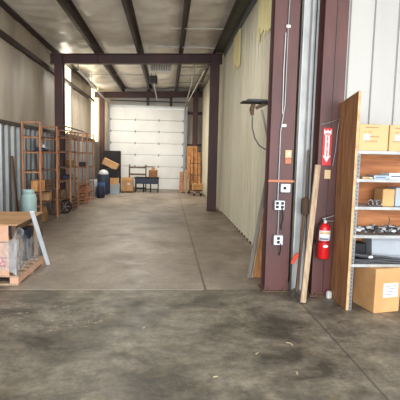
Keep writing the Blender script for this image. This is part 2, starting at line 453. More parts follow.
# purlins run the length of the building: Z sections
def purlin(x,label,w=.065,h=.2,m='purlin'):
    mb=MB(); z=rz_(x); t=.008
    for a,b_ in ((-4,12.6),(12.64,20.3)):
        mb.box(x-w,x,a,b_,z,z+t); mb.box(x-t/2,x+t/2,a,b_,z,z+h); mb.box(x,x+w,a,b_,z+h-t,z+h)
    o=mb.build('roof_purlin',m); return tag(o,label,'roof purlin','roof purlins running the length of the aisle')
for x,n in zip(PUR,('first roof purlin in from the left wall','second roof purlin from the left wall, over the open floor','third roof purlin from the left, near the thin cross rods','dark roof purlin nearest the ribbed cream wall')): purlin(x,'maroon '+n,.075)
mb=MB(); mb.box(XL+.0,XL+.2,-4,20.2,4.47,4.49); mb.box(XL+.05,XL+.07,-4,20.2,4.49,4.7); mb.box(XL+.0,XL+.2,-4,20.2,4.70,4.715)
mb.build('eave_strut','purlin',wl)
# strut, dark deck and perforated angle at the head of the right wall
B(1.31,1.50,5.4,12.5,4.50,4.53).build('head_deck','greenish',wr)
mb=MB(); mb.box(1.525,1.535,5.4,12.5,4.38,4.47); mb.box(1.49,1.55,5.4,12.5,4.47,4.475)
for k in range(70): mb.box(1.517,1.524,5.45+k*.1,5.49+k*.1,4.40,4.45)
mb.build('slotted_angle','post_steel',wr)
# torn yellow insulation hanging on right wall
def torn(name,y0,y1,ztop,zb,label):
    mb=MB(); n=9; 
    for i in range(n):
        ya=y0+(y1-y0)*i/n; yb=y0+(y1-y0)*(i+.85)/n
        zz=zb+ (ztop-zb)*.35*abs(math.sin(i*1.9+.6))*(i/n if True else 1)
        mb.add([(1.515,ya,zz+.06),(1.50,(ya+yb)/2,zz),(1.515,yb,zz+.05),(1.515,yb,ztop),(1.50,(ya+yb)/2,ztop),(1.515,ya,ztop),
                (1.535,ya,zz+.06),(1.535,yb,zz+.05),(1.535,yb,ztop),(1.535,ya,ztop)],
               [(0,1,4,5),(1,2,3,4),(6,9,8,7),(0,5,9,6),(2,7,8,3),(0,6,7,2,1),(5,4,3,8,9)],False)
    o=mb.build(name,'yellow'); return tag(o,label,'insulation')
torn('hanging_insulation',6.75,7.65,4.36,3.52,'torn yellow insulation strip hanging high on the cream wall, nearer the wide column')
torn('hanging_insulation',9.6,10.5,4.36,3.55,'torn yellow insulation strip hanging high on the cream wall, nearer the middle beam')
# white jamb strip between the two front columns
mb=MB().use('jamb'); mb.box(1.53,1.705,5.12,5.14,.0,4.4); mb.box(1.53,1.55,5.06,5.12,0,4.4); mb.box(1.625,1.65,5.04,5.12,0,4.4); mb.box(1.69,1.71,5.06,5.12,0,4.4)
o=mb.build('trim_2'); struct(o)

# thin pipes and rods under the roof
def rod(pts,r,m,label,name,cat,group=None):
    o=MB().tube(pts,r,6).build(name,m); return tag(o,label,cat,group)
rod([(-.35,12.2,rz_(0)+.10),(1.45,12.2,rz_(1.4)+.06)],.016,'white','thin white conduit crossing under the roof just in front of the middle beam','roof_conduit','pipe')
rod([(.02,10.55,4.56),(1.3,10.55,4.60)],.014,'white','short thin white conduit between the roof purlins nearest the viewer','roof_conduit','pipe')
rod([(-2.9,16.2,4.42),(-.9,16.2,4.46)],.010,'steel','thin steel rod under the far roof on the left side','roof_rod','rod')
for k,yy in enumerate((14.2,15.6,17.2)):
    rod([(.36,yy,4.40),(1.4,yy,4.44)],.016,'steel',['nearest','middle','farthest'][k]+' of three thin pipes crossing the far roof on the right','cross_pipe','pipe')
rod([(1.15,14.5,4.38),(.86,19.4,3.98)],.022,'white','slanting pale pipe dropping toward the right top of the overhead door','slanting_pipe','pipe')
# unit with louvres hanging from the roof
t=thing('unit_heater','white louvred heater hanging from the far roof behind the middle beam','heater',(-.27,14.1,4.2))
mb=MB().use('white'); mb.box(-.60,.08,14.02,14.4,4.22,4.45,bev=.01)
mb.build('casing',None,t)
mb=MB()
for k in range(8):
    mb.box(-.55+k*.076,-.536+k*.076,14.0,14.02,4.25,4.42)
mb.build('louvre','dsteel',t)
for x in (-.55,0): MB().tube([(x,14.2,4.42),(x,14.2,4.6)],.012,6).build('hanger','steel',t)
t=thing('door_opener','grey motor unit of the overhead door with its long rail','door opener',(-.5,14.9,4.0))
B(-.66,-.4,14.8,15.15,3.98,4.22,bev=.02).build('motor_housing','dsteel',t)
MB().box(-.55,-.5,15.15,20.0,4.0,4.04).build('rail','steel',t)
for x in (-.6,-.46): MB().tube([(x,15.0,4.2),(x,15.0,4.6)],.01,6).build('hanger','steel',t)
MB().tube([(-.50,14.85,4.0),(-.48,14.84,3.9),(-.5,14.86,3.84)],.008,5).build('pull_cord','white',t)
rod([(-1.35,19.55,4.12),(.1,19.55,4.10)],.02,'purlin','dark bar hanging crosswise above the overhead door','cross_bar','bar')

# ------------------------------------------------------------------ things on column A  (face y=4.97)
fy=4.968
t=thing('conduit','thin grey conduit running down the front of the wide column','conduit',(1.31,fy-.012,.6))
mb=MB(); mb.tube([(1.335,fy-.012,3.9),(1.325,fy-.012,3.05),(1.325,fy-.012,2.2),(1.288,fy-.012,1.9),(1.288,fy-.012,1.107)],.009,6)
mb.tube([(1.305,fy-.012,.993),(1.305,fy-.012,.697)],.009,6); mb.build('pipe','steel',t)
for z in (3.05,1.95): B(1.30,1.35,fy-.03,fy,z,z+.035,bev=.004).build('clip','white',t)
MB().tube([(1.30,fy-.015,3.0),(1.292,fy-.02,2.6),(1.30,fy-.015,2.1)],.005,5).build('wire','white',t)
# tan switch plate over an orange plate
t=thing('switch_plate','tan switch plate high on the wide column with an orange plate below it','switch plate',(1.39,fy,1.52))
B(1.355,1.43,fy-.012,fy,1.60,1.69,bev=.004).build('tan_cover','tan_plate',t)
B(1.355,1.43,fy-.012,fy,1.53,1.597,bev=.004).build('orange_cover','orange_plate',t)
B(1.385,1.40,fy-.020,fy-.012,1.63,1.66).build('toggle','white',t)
o=B(1.165,1.47,fy-.022,fy,1.315,1.345,bev=.004).build('wood_strip','orange_plate'); tag(o,'short orange-brown wood strip fixed across the wide column','wood strip')
def outlet(x,z,w,h,label,holes,cord=True):
    t=thing('outlet_box',label,'outlet box',(x,fy,z))
    B(x-w/2,x+w/2,fy-.055,fy,z,z+h,bev=.006).build('box','grey_box',t)
    for i,(hx,hz) in enumerate(holes):
        B(x+hx-.017,x+hx+.017,fy-.060,fy-.055,z+hz-.016,z+hz+.016,bev=.002).build('socket','black',t)
    return t
outlet(1.365,1.20,.115,.10,'grey switch box on the wide column, topmost just under the wood strip',[(-.01,.05)])
outlet(1.305,.995,.12,.11,'grey four-socket outlet box on the wide column, middle of three boxes',[(-.03,.035),(.03,.035),(-.03,.078),(.03,.078)])
outlet(1.305,.58,.11,.115,'grey two-socket outlet box on the wide column, lowest of three boxes',[(0,.035),(0,.08)])
rod([(1.33,fy-.06,1.02),(1.35,fy-.05,.9),(1.335,fy-.03,.80),(1.345,fy-.03,.76)],.007,'black','short black cord dangling from the four-socket outlet box','power_cord','cord')
rod([(1.33,fy-.06,.60),(1.34,fy-.04,.52),(1.33,fy-.02,.45)],.006,'black','short black cord dangling from the lowest outlet box','power_cord','cord')

# bracket arm with a tray and hose loop, left of column A
t=thing('wall_bracket','dark bracket arm with flat tray fixed to the side of the wide column','bracket',(1.18,5.3,2.2))
B(.87,1.17,5.16,5.36,2.245,2.262,bev=.004).build('tray','black',t)
MB().box(.93,1.17,5.16,5.36,2.262,2.285,bev=.004).build('lid','dsteel',t)
MB().bar((1.05,5.26,2.19),(1.25,5.26,2.28),.04,.04).build('arm','rust',t)
MB().bar((1.125,5.24,2.17),(1.20,5.24,1.84),.02,.03).build('brace','wood_grey',t)
MB().tube([(1.02,5.26,2.24),(1.0,5.26,2.17),(1.01,5.26,2.10)],[.025,.03,.02],8).build('fitting','rust',t)
MB().tube([(1.01,5.26,2.09),(1.015,5.26,1.95),(1.05,5.26,1.83),(1.11,5.26,1.74),(1.18,5.26,1.70),(1.24,5.26,1.70)],.008,6).build('hose','cable',t)

# ------------------------------------------------------------------ things on column B  (face y=4.80)
gy=4.798
t=thing('arrow_sign','red fire extinguisher sign with white arrow shape hanging on the maroon column','sign',(1.775,gy,1.53))
th=-.045
def sgn(u,v): # local (u right, v up) from sign centre
    return (1.782+u*math.cos(th)-v*math.sin(th)*-1*-1, 1.735+v*math.cos(th)+u*math.sin(th))
Rt=Matrix.Rotation(0,3,'Y')
MB().obox((1.782,gy-.006,1.735),(.105,.008,.42),Rt,.002).build('board','redsign',t)
arrow=[(-.042,.195),(-.02,.172),(0,.19),(.02,.172),(.042,.195),(.042,.15),(.026,.12),(.026,-.10),(.044,-.10),(0,-.175),(-.044,-.10),(-.026,-.10),(-.026,.12),(-.042,.15)]
MB().prism(arrow,lambda u,v,w:(1.782+u,gy-w,1.735+v),.010,.0125).build('arrow','white',t)
def text(s,size,loc,rot,m,parent,name='lettering'):
    cu=bpy.data.curves.new(name+'_c','FONT'); cu.body=s; cu.size=size; cu.align_x='CENTER'; cu.align_y='CENTER'; cu.extrude=.0006; cu.offset=.0012
    tmp=bpy.data.objects.new('tmp',cu); COL.objects.link(tmp)
    bpy.context.view_layer.update(); dg=bpy.context.evaluated_depsgraph_get()
    me=bpy.data.meshes.new_from_object(tmp.evaluated_get(dg)); bpy.data.objects.remove(tmp)
    me.transform(rot.to_4x4()); L=parent_origin(parent)
    me.transform(Matrix.Translation(Vector(loc)-L))
    o=bpy.data.objects.new(name,me); COL.objects.link(o); o.parent=parent; me.materials.clear(); me.materials.append(M[m]); return o
Rf=Matrix.Rotation(PI/2,3,'X')   # text facing -Y
text('FIRE',.031,(1.782,gy-.0135,1.872),Rf,'redsign',t)
for i,ch in enumerate('EXTINGUISHER'):
    text(ch,.027,(1.782,gy-.0135,1.842-i*.0185),Rf,'redsign',t)
o=B(1.77,1.84,gy-.01,gy,1.375,1.475,bev=.003).build('blank_plate','tan_plate'); tag(o,'tan blank cover plate below the red arrow sign','cover plate')
rod([(1.69,gy-.02,1.98),(1.78,gy-.03,2.0),(1.86,gy-.03,2.03),(1.90,gy-.03,2.05),(1.885,gy-.03,1.9),(1.875,gy-.03,1.7),(1.85,gy-.03,1.52)],.004,'steel','thin loose wire looping around the red arrow sign','loose_wire','wire')

t=thing('fire_extinguisher','red fire extinguisher with black handle hanging on the maroon column','fire extinguisher',(1.775,4.72,.47))
R_=.068; cx,cy=1.775,4.722
MB().lathe((cx,cy,.47),[(.045,0),(.062,.006),(R_,.02),(R_,.345),(.060,.375),(.040,.40),(.022,.412)],28).build('cylinder','red',t)
# label wrapped round the front
def wraplabel(z0,z1,a0,a1,r):
    mb=MB(); n=12; vs=[]
    for k in range(n+1):
        a=a0+(a1-a0)*k/n
        for z in (z0,z1): vs.append((cx+r*math.sin(a),cy-r*math.cos(a),z))
    for k in range(n+1):
        a=a0+(a1-a0)*k/n
        for z in (z0,z1): vs.append((cx+(r-.0015)*math.sin(a),cy-(r-.0015)*math.cos(a),z))
    m=2*(n+1); fs=[]
    for k in range(n): fs+=[(2*k,2*k+2,2*k+3,2*k+1),(m+2*k,m+2*k+1,m+2*k+3,m+2*k+2),(2*k,m+2*k,m+2*k+2,2*k+2),(2*k+1,2*k+3,m+2*k+3,m+2*k+1)]
    return mb.add(vs,fs,True)
lb=wraplabel(.685,.80,-1.15,1.0,R_+.0025).build('label','paper',t)
mb=wraplabel(.76,.79,-.9,.75,R_+.0042); mb.build('label_print','tan_plate',lb)
wraplabel(.70,.715,-.9,.4,R_+.0042).build('label_print','inkblue',lb)
wraplabel(.667,.676,-3.1,3.1,R_+.003).build('band','black',t)
MB().lathe((cx+.0,cy-R_-.0005,.625),[(.03,0),(.03,.004)],16,Matrix.Rotation(PI/2,3,'X')@Matrix.Diagonal((1,.55,1))).build('badge','white',t)
MB().lathe((cx,cy,.88),[(.022,0),(.022,.03),(.016,.035),(.016,.055)],14).build('valve','steel',t)
MB().bar((cx-.03,cy,.925),(cx+.115,cy,.965),.022,.012,(0,0,1),.003).build('lever','steel',t)
MB().bar((cx-.02,cy,.905),(cx+.105,cy,.90),.02,.01,(0,0,1),.003).build('carry_handle','steel',t)
MB().tube([(cx-.02,cy-.02,.90),(cx-.055,cy-.04,.88),(cx-.078,cy-.03,.80),(cx-.080,cy-.0,.70),(cx-.078,cy,.62)],.009,8).build('hose','black',t)
MB().lathe((cx+.0,cy-.022,.895),[(.016,0),(.016,.008)],12,Matrix.Rotation(PI/2,3,'X')).build('gauge','white',t)
B(1.69,1.86,4.785,4.799,.64,.68).build('mount_bracket','black',t)

# ------------------------------------------------------------------ things leaning around the front columns
def plank(p0,p1,w,th_,m,label,hint=(0,1,0),name='leaning_board',cat='board'):
    o=MB().bar(p0,p1,w,th_,hint,.003).build(name,m); return tag(o,label,cat)
plank((1.515,4.56,.01),(1.675,4.755,1.53),.062,.035,'pale_wood','long pale wooden board leaning from the floor against the extinguisher column',name='leaning_plank')
t=thing('push_broom','old wooden pole with a dark bristled head leaning between the two front columns','broom',(1.58,4.96,0))
MB().tube([(1.565,4.96,.012),(1.62,4.97,.95)],.02,8).build('handle','wood_old',t)
MB().lathe((1.622,4.97,.93),[(.03,0),(.05,.03),(.047,.19),(.02,.21)],12).build('head','rust',t)
MB().tube([(1.622,4.97,1.10),(1.64,5.0,1.7)],.01,8).build('upper_stem','wood_old',t)
t=thing('safety_flag','small orange-red flag sticking out beside the wide column','flag',(1.49,4.93,.3))
MB().prism([(0,0),(.035,.0),(.095,.10),(.075,.14),(.02,.07)],lambda u,v,w:(1.455+u,4.88+w,.365+v),0,.012).build('cloth','orange_red',t)
MB().tube([(1.47,4.90,.005),(1.47,4.895,.40)],.007,6).build('stick','dsteel',t)
plank((1.09,5.53,.008),(1.30,5.62,1.30),.05,.02,'wood_grey','narrow grey weathered board leaning left of the wide column',(0,1,0))
plank((1.185,5.58,.008),(1.40,5.70,1.02),.16,.03,'orange_wood','wide orange-brown board leaning left of the wide column',(0,1,0))
plank((1.13,5.50,.02),(1.24,5.52,.75),.022,.02,'pale_wood','slim pale stick leaning in front of the orange-brown board',(0,1,0))
# rag or foam at foot of column B
o=MB().obox((1.872,4.72,.045),(.06,.05,.09),Rz(.3),.012).build('crumpled_paper','white'); tag(o,'small crumpled white lump at the foot of the extinguisher column','paper')

# ------------------------------------------------------------------ storage shelving right
o=MB().use('ply').prism([(4.335,0.005),(4.765,.005),(4.79,2.22),(4.33,2.29)],lambda u,v,w:(w+.012*(u-4.33)/.45*0,u,v),1.908,1.935).build('plywood_panel')
tag(o,'tall plywood sheet standing on edge between the maroon column and the shelving','plywood sheet')
o2=B(1.908,1.935,4.325,4.331,.005,2.285).build('sanded_edge','ply_edge',o)
t=thing('storage_shelving','grey slotted-steel shelving unit with five shelves and a wooden back','shelving unit',(2.4,4.55,0))
SX0,SX1,SY0,SY1=1.94,3.1,4.34,4.75
shz=[.50,.81,1.11,1.40,1.69]
for (px,py,sx,sy) in ((SX0,SY0,1,1),(SX1,SY0,-1,1),(SX0,SY1,1,-1),(SX1,SY1,-1,-1)):
    mb=MB().use('post_steel'); mb.box(min(px,px+sx*.035),max(px,px+sx*.035),min(py,py+sy*.004),max(py,py+sy*.004),0,1.70)
    mb.box(min(px,px+sx*.004),max(px,px+sx*.004),min(py,py+sy*.035),max(py,py+sy*.035),0,1.70)
    mb.use('black')
    for k in range(42):
        z=.02+k*.04; a=px+sx*.013; b_=px+sx*.022; y=py-sy*.001
        mb.box(min(a,b_),max(a,b_),min(y,py),max(y,py),z,z+.016)
    mb.build('post',None,t)
for z in shz:
    mb=MB().use('shelf_steel'); mb.box(SX0+.005,SX1-.005,SY0+.005,SY1-.005,z-.004,z); mb.box(SX0+.004,SX1-.004,SY0-.004,SY0+.004,z-.028,z+.002); mb.box(SX0+.006,SX1-.006,SY1-.006,SY1-.002,z-.028,z)
    mb.build('shelf',None,t)
B(SX0+.01,SX1-.01,SY1+.002,SY1+.014,.0,1.68).build('back_panel','ply2',t)

def carton(x,y,z,w,d,h,a,m,label,group=None,tape=True,prints=True,lab=None,name='carton',flap=False):
    t=thing(name,label,'carton',(x,y,z),group); R=Rz(a); C=Vector((x,y,z))
    def ob(c,dm,bev=0): return MB().obox(C+R@Vector(c),dm,R,bev)
    ob((0,0,h/2),(w,d,h),.006).build('box',m,t)
    if tape: ob((0,0,h+.0012),(.05,d*.99,.002)).build('tape','tape',t)
    if prints:
        mb=MB(); rr=random.Random(int(w*1000+x*77))
        for k in range(4):
            zz=h*(.88-.17*k); ww=w*rr.uniform(.25,.6); xx=-w*.42+ww/2+rr.uniform(0,.12)*w
            n=max(2,int(ww/.018))
            for q in range(n):
                if rr.random()<.8: mb.obox(C+R@Vector((xx-ww/2+ww*(q+.5)/n,-d/2-.001,zz)),(ww/n*.6,.0012,h*.035),R)
        mb.build('print','ink',t)
    if lab:
        lx,lz,lw,lh=lab; p=ob((lx,-d/2-.0015,lz),(lw,.002,lh)).build('label','paper',t)
        mb=MB()
        for k in range(4): mb.obox(C+R@Vector((lx-lw*.05*k,-d/2-.0032,lz+lh*(.3-.2*k))),(lw*(.75-.1*k),.001,lh*.05),R)
        mb.build('label_print','inkblue',p)
    return t
carton(2.115,4.50,1.692,.315,.26,.272,0,'card3','tan printed carton on the top steel shelf beside the plywood',None,lab=(-.075,.14,.065,.06))
carton(2.445,4.50,1.692,.32,.26,.272,0,'card3','tan printed carton on the top steel shelf at the photo\'s right edge',None,lab=(-.06,.14,.075,.06))
carton(2.29,4.455,0,.315,.37,.475,.20,'card','large brown carton with a white label on the floor under the shelving',None,prints=False,lab=(.035,.24,.18,.15),name='floor_carton')
carton(2.335,4.50,1.112,.13,.2,.185,-.0,'card','brown carton standing on the middle shelf beside a pale carton',None,prints=False,lab=None,tape=False)
carton(2.49,4.52,1.112,.14,.2,.20,0,'bluebox','pale blue and cream carton on the middle shelf at the right edge',None,prints=False,tape=False)
# flat packs on 4th shelf
for i,(x0,x1,z0,h,m,lab) in enumerate(((2.14,2.30,1.402,.04,'bluebox','thin pale blue packet lying on the second shelf, left of the white packet'),(2.305,2.60,1.402,.065,'paper','flat white packet lying on the second shelf from the top'),(2.02,2.13,1.402,.02,'tan_plate','small tan packet at the left end of the second shelf'))):
    t2=thing('flat_packet',lab,'packet',((x0+x1)/2,4.46,z0)); B(x0,x1,4.36,4.56,z0,z0+h,bev=.005).build('wrapper',m,t2); B(x0+.02,x1-.03,4.3585,4.36,z0+h*.35,z0+h*.6).build('print','inkblue' if m!='tan_plate' else 'ink',t2)
# wire bundle
mb=MB()
for k in range(3):
    c=Vector((2.14+k*.045,4.40,1.15)); mb.tube([c+Vector((.03*math.cos(a),.012*math.sin(3*a),.03*math.sin(a))) for a in [q*PI/8 for q in range(17)]],.006,6,False)
o=mb.build('wire_coil','silver'); tag(o,'small coil of silver wire on the middle shelf left of the brown carton','wire coil')
# silver hardware heap on lower shelf (countless bits)
mb=MB().use('silver'); rr=random.Random(3)
for k in range(230):
    x=rr.uniform(1.99,2.95); y=rr.uniform(4.36,4.55); z=.838+rr.random()*.045
    R=Matrix.Rotation(rr.uniform(0,PI),3,'Z')@Matrix.Rotation(rr.uniform(-.3,.3),3,'X')
    mb.use(rr.choice(['silver','silver','dsteel','grey_box'])); mb.obox((x,y,z),(rr.uniform(.02,.07),rr.uniform(.012,.03),rr.uniform(.008,.03)),R,.002)
o=mb.build('loose_hardware'); tag(o,'heap of loose silver metal fittings spread along the fourth shelf','hardware',None,'stuff')
o=MB().tube([(2.33,4.4,.86),(2.35,4.4,.92),(2.37,4.41,.965),(2.36,4.42,1.0)],.005,6).build('bent_wire','rust'); tag(o,'rusty bent wire sticking up out of the silver fittings','wire')
# cables
mb=MB()
for k in range(9):
    y=4.37+.03*(k%4); z=.515+.017*(k//4)+.004*(k%3); ph=rr.random()*6
    mb.tube([(1.99+q*.06,y+.012*math.sin(q*.8+ph),z+.006*math.sin(q*.7+ph)+(.05*(1-q/7) if (k>5 and q<7) else 0)) for q in range(18)],.011,6)
o=mb.build('cable_bundle','cable'); tag(o,'bundle of dark grey cables lying along the lowest steel shelf','cable bundle',None)
o=B(1.99,2.21,4.58,4.72,.502,.68,bev=.01).build('black_case','black'); tag(o,'black case at the left rear of the lowest steel shelf','case')
t=thing('plastic_bin','light grey plastic bin on the lowest shelf above the cables','bin',(2.44,4.6,.502))
mb=MB(); w0,w1=.19,.21
mb.add([(2.44-w0,4.52,.56),(2.44+w0,4.52,.56),(2.44+w0,4.72,.56),(2.44-w0,4.72,.56),(2.44-w1,4.50,.755),(2.44+w1,4.50,.755),(2.44+w1,4.735,.755),(2.44-w1,4.735,.755),
        (2.44-w1+.01,4.51,.755),(2.44+w1-.01,4.51,.755),(2.44+w1-.01,4.725,.755),(2.44-w1+.01,4.725,.755),(2.44-w0+.01,4.53,.57),(2.44+w0-.01,4.53,.57),(2.44+w0-.01,4.71,.57),(2.44-w0+.01,4.71,.57)],
       [(0,3,2,1),(0,1,5,4),(1,2,6,5),(2,3,7,6),(3,0,4,7),(4,5,9,8),(5,6,10,9),(6,7,11,10),(7,4,8,11),(8,9,13,12),(9,10,14,13),(10,11,15,14),(11,8,12,15),(12,13,14,15)])
mb.build('tub','bin',t); MB().box(2.22,2.66,4.49,4.50,.735,.757,bev=.003).build('rim','bin',t)
B(2.25,2.62,4.54,4.70,.502,.56).build('foot','bin',t)
o=MB().obox((2.16,4.365,.575),(.055,.03,.03),Rz(.2),.008).build('white_clip','white'); tag(o,'small white plastic clip lying on the dark cables','clip')

# ------------------------------------------------------------------ wrapped pallet at left
PX0,PX1,PY0,PY1=-2.95,-1.76,5.2,6.32
t=thing('wooden_pallet','low wooden pallet under the plastic-wrapped crate','pallet',(-2.35,5.76,0))
mb=MB()
for x in (PX0+.05,-2.36,PX1-.05): mb.box(x-.05,x+.05,PY0,PY1,.025,.10)
mb.build('stringer','pinkwrap',t)
for k in range(7):
    y=PY0+.05+k*(PY1-PY0-.1)/6; B(PX0,PX1,y-.045,y+.045,.10,.12,bev=.003).build('deck_board','pale_wood',t)
for y in (PY0+.05,(PY0+PY1)/2,PY1-.05): B(PX0,PX1,y-.05,y+.05,.0,.025,bev=.003).build('bottom_board','pale_wood',t)
t=thing('shipping_crate','open-sided crate with a cardboard lid on the wooden pallet','crate',(-2.35,5.76,.12))
B(PX0+.02,-1.87,5.21,5.24,.12,.727).build('front_panel','pinkwrap',t)
B(PX0+.02,PX0+.05,5.24,6.28,.12,.727).build('side_panel','pinkwrap',t)
B(PX0+.02,PX1-.03,6.27,6.29,.12,.727).build('rear_panel','card2',t)
lid=MB().add([(PX0,5.19,.728),(PX1+.0,5.19,.728),(PX1-.02,6.32,.728),(PX0,6.32,.728),(PX0,5.19,.742),(PX1,5.19,.742),(PX1-.02,6.32,.742),(PX0,6.32,.742)],[(0,3,2,1),(4,5,6,7),(0,1,5,4),(1,2,6,5),(2,3,7,6),(3,0,4,7)]).build('lid','card2',t)
for (x,y) in ((-1.80,5.23),(-1.80,6.27)): B(x-.03,x+.02,y-.025,y+.025,.12,.727,bev=.003).build('corner_post','rust',t)
B(-1.865,-1.83,5.21,5.235,.60,.735).build('top_rail','black',t)
B(-1.815,-1.79,5.26,6.24,.66,.727).build('top_rail','rust',t)
mb=MB(); 
for z in (.33,.52): mb.box(PX0+.02,-1.87,5.205,5.21,z,z+.012)
mb.build('seam','brown',t)
mb=MB()
for k in range(5): mb.obox((-1.95+.04*(k%2),5.203,.24+.045*(k%3)),(.05,.004,.02),Matrix.Rotation(.6*k,3,'Y'))
mb.build('print','magenta',t)
# goods inside
for i,(x0,x1,y0,y1,z0,z1,m,l) in enumerate((( -2.2,-1.95,5.28,5.5,.121,.42,'pinkwrap','pink carton inside the wrapped crate, nearest its open corner'),(-2.3,-1.96,5.56,5.9,.121,.50,'card2','tan carton inside the wrapped crate, middle of the row'),(-2.3,-1.88,5.95,6.22,.121,.56,'darkblue','dark box inside the wrapped crate, farthest along'))):
    o=thing('packed_box',l,'box',((x0+x1)/2,(y0+y1)/2,z0)); B(x0,x1,y0,y1,z0,z1,bev=.01).build('box',m,o); B(x0+.02,x1-.02,(y0+y1)/2-.02,(y0+y1)/2+.02,z1,z1+.002).build('tape','tape',o)
mb=MB(); vs=[];fs=[]
n=14
for i in range(n+1):
    for j in range(n):
        a=PI*i/n; b_=2*PI*j/n; p=Vector((.055*math.sin(a)*math.cos(b_),.10*math.sin(a)*math.sin(b_),.13*math.cos(a)))
        p*=1+.25*noise.noise(p*18); vs.append(p+Vector((-1.875,5.66,.75-.36)))
for i in range(n):
    for j in range(n): k=(j+1)%n; fs.append((i*n+j,i*n+k,i*n+n+k,i*n+n+j))
# plastic wrap: sheet stretched round front-right corner
def wrapsheet():
    mb=MB(); path=[(-1.99,5.185),(-1.90,5.18),(-1.80,5.18),(-1.755,5.20),(-1.745,5.35),(-1.745,5.6),(-1.745,5.85),(-1.745,6.1),(-1.745,6.30)]
    vs=[];fs=[]; NU=72; NZ=26
    for i in range(NU+1):
        u=i/NU*(len(path)-1); k=min(int(u),len(path)-2); f=u-k
        x=path[k][0]*(1-f)+path[k+1][0]*f; y=path[k][1]*(1-f)+path[k+1][1]*f
        s_=i/NU
        top=.50+.17*math.sin(min(1,max(0,(s_-.10)/.55))*PI)+.05*math.sin(s_*19) - .22*max(0,s_-.75)*2
        bot=.165+.03*math.sin(s_*13)
        for j in range(NZ+1):
            z=bot+(top-bot)*j/NZ
            w=.030*noise.noise(Vector((s_*9,z*4,0)))+.022*noise.noise(Vector((s_*26+z*9,z*7-s_*10,4)))
            if s_>.35: vs.append((x+.0+w*.7,y,z))
            else: vs.append((x,y-.022-abs(w),z))
    for i in range(NU):
        for j in range(NZ): a=i*(NZ+1)+j; fs.append((a,a+1,a+NZ+2,a+NZ+1))
    return mb.add(vs,fs,True)
o=wrapsheet().build('plastic_wrap','wrap'); tag(o,'loose clear plastic wrap around the open side of the crate','plastic wrap')
# brown sack
mb=MB().add(vs,fs,True); o=mb.build('brown_sack','brown'); o.location=(o.location.x+.0,o.location.y-.2+.12,o.location.z); tag(o,'small brown sack showing through the plastic wrap in the crate','sack')
plank((-1.682,6.2,.006),(-1.682,5.5,.86),.055,.02,'strip','pale blue-white metal strip leaning along the side of the wrapped crate',(0,1,0),'leaning_strip','strip')

# ------------------------------------------------------------------ teal tank
t=thing('teal_tank','teal cylinder tank with a narrower collar, behind the wrapped crate','tank',(-2.68,8.6,0))
MB().lathe((-2.68,8.6,0),[(.13,0),(.14,.02),(.14,.72),(.125,.77),(.10,.79)],24).build('body','teal',t)
MB().lathe((-2.69,8.6,.785),[(.105,0),(.112,.005),(.112,.085),(.105,.09)],24).build('collar','teal',t)
MB().lathe((-2.69,8.6,.875),[(.04,0),(.045,.03),(.02,.04)],12).build('valve','dsteel',t)

# ------------------------------------------------------------------ wooden racks
ZR=[.28,.70,1.13,1.60,1.90]
def ladder(t,y,xa,xb,top,rungs):
    for x in (xa,xb): B(x-.017,x+.017,y-.03,y+.03,0,top,bev=.004).build('upright','wood',t)
    for z in rungs: B(xa+.017,xb-.017,y-.02,y+.02,z-.03,z,bev=.003).build('rung','wood',t)
def rack(y0,y1,xa,xb,top,shelves,label,over=0,slat=True):
    t=thing('wooden_rack',label,'rack',((xa+xb)/2,(y0+y1)/2,0))
    rungs=sorted(set(shelves+[top-.0]))
    ladder(t,y0,xa,xb,top,rungs); ladder(t,y1,xa,xb,top,rungs)
    for z in shelves:
        B(xb-.075,xb-.025,y0-.03-over,y1+.03,z,z+.022,bev=.003).build('shelf_slat','wood_old',t)
        B(xa+.025,xa+.075,y0-.03-over,y1+.03,z,z+.022,bev=.003).build('shelf_slat','wood_old',t)
        if z<.8: B(xa+.08,xb-.08,y0-.02,y1+.02,z+.0005,z+.0195).build('shelf_board','wood_old',t)
    return t
rack(9.45,10.85,-3.06,-2.70,2.23,[.45,.72,1.18,1.60,1.92],'tall open wooden rack nearest the viewer, beside the teal tank')
rack(11.95,12.95,-2.93,-2.62,2.20,[.40,.85,1.20,1.62,2.0],'open wooden rack standing by the dark column, middle of three',over=.95)
rack(13.95,15.2,-2.92,-2.55,2.23,[.30,.62,1.15,1.60,2.0],'wooden rack farthest along the left wall, with an orange top rung')
# long thin rails joining the racks
tag(MB().bar((-2.66,10.92,2.275),(-2.62,13.85,2.255),.03,.025).build('long_rail','wood_old'),'long thin wooden rail linking the rack tops','rail')
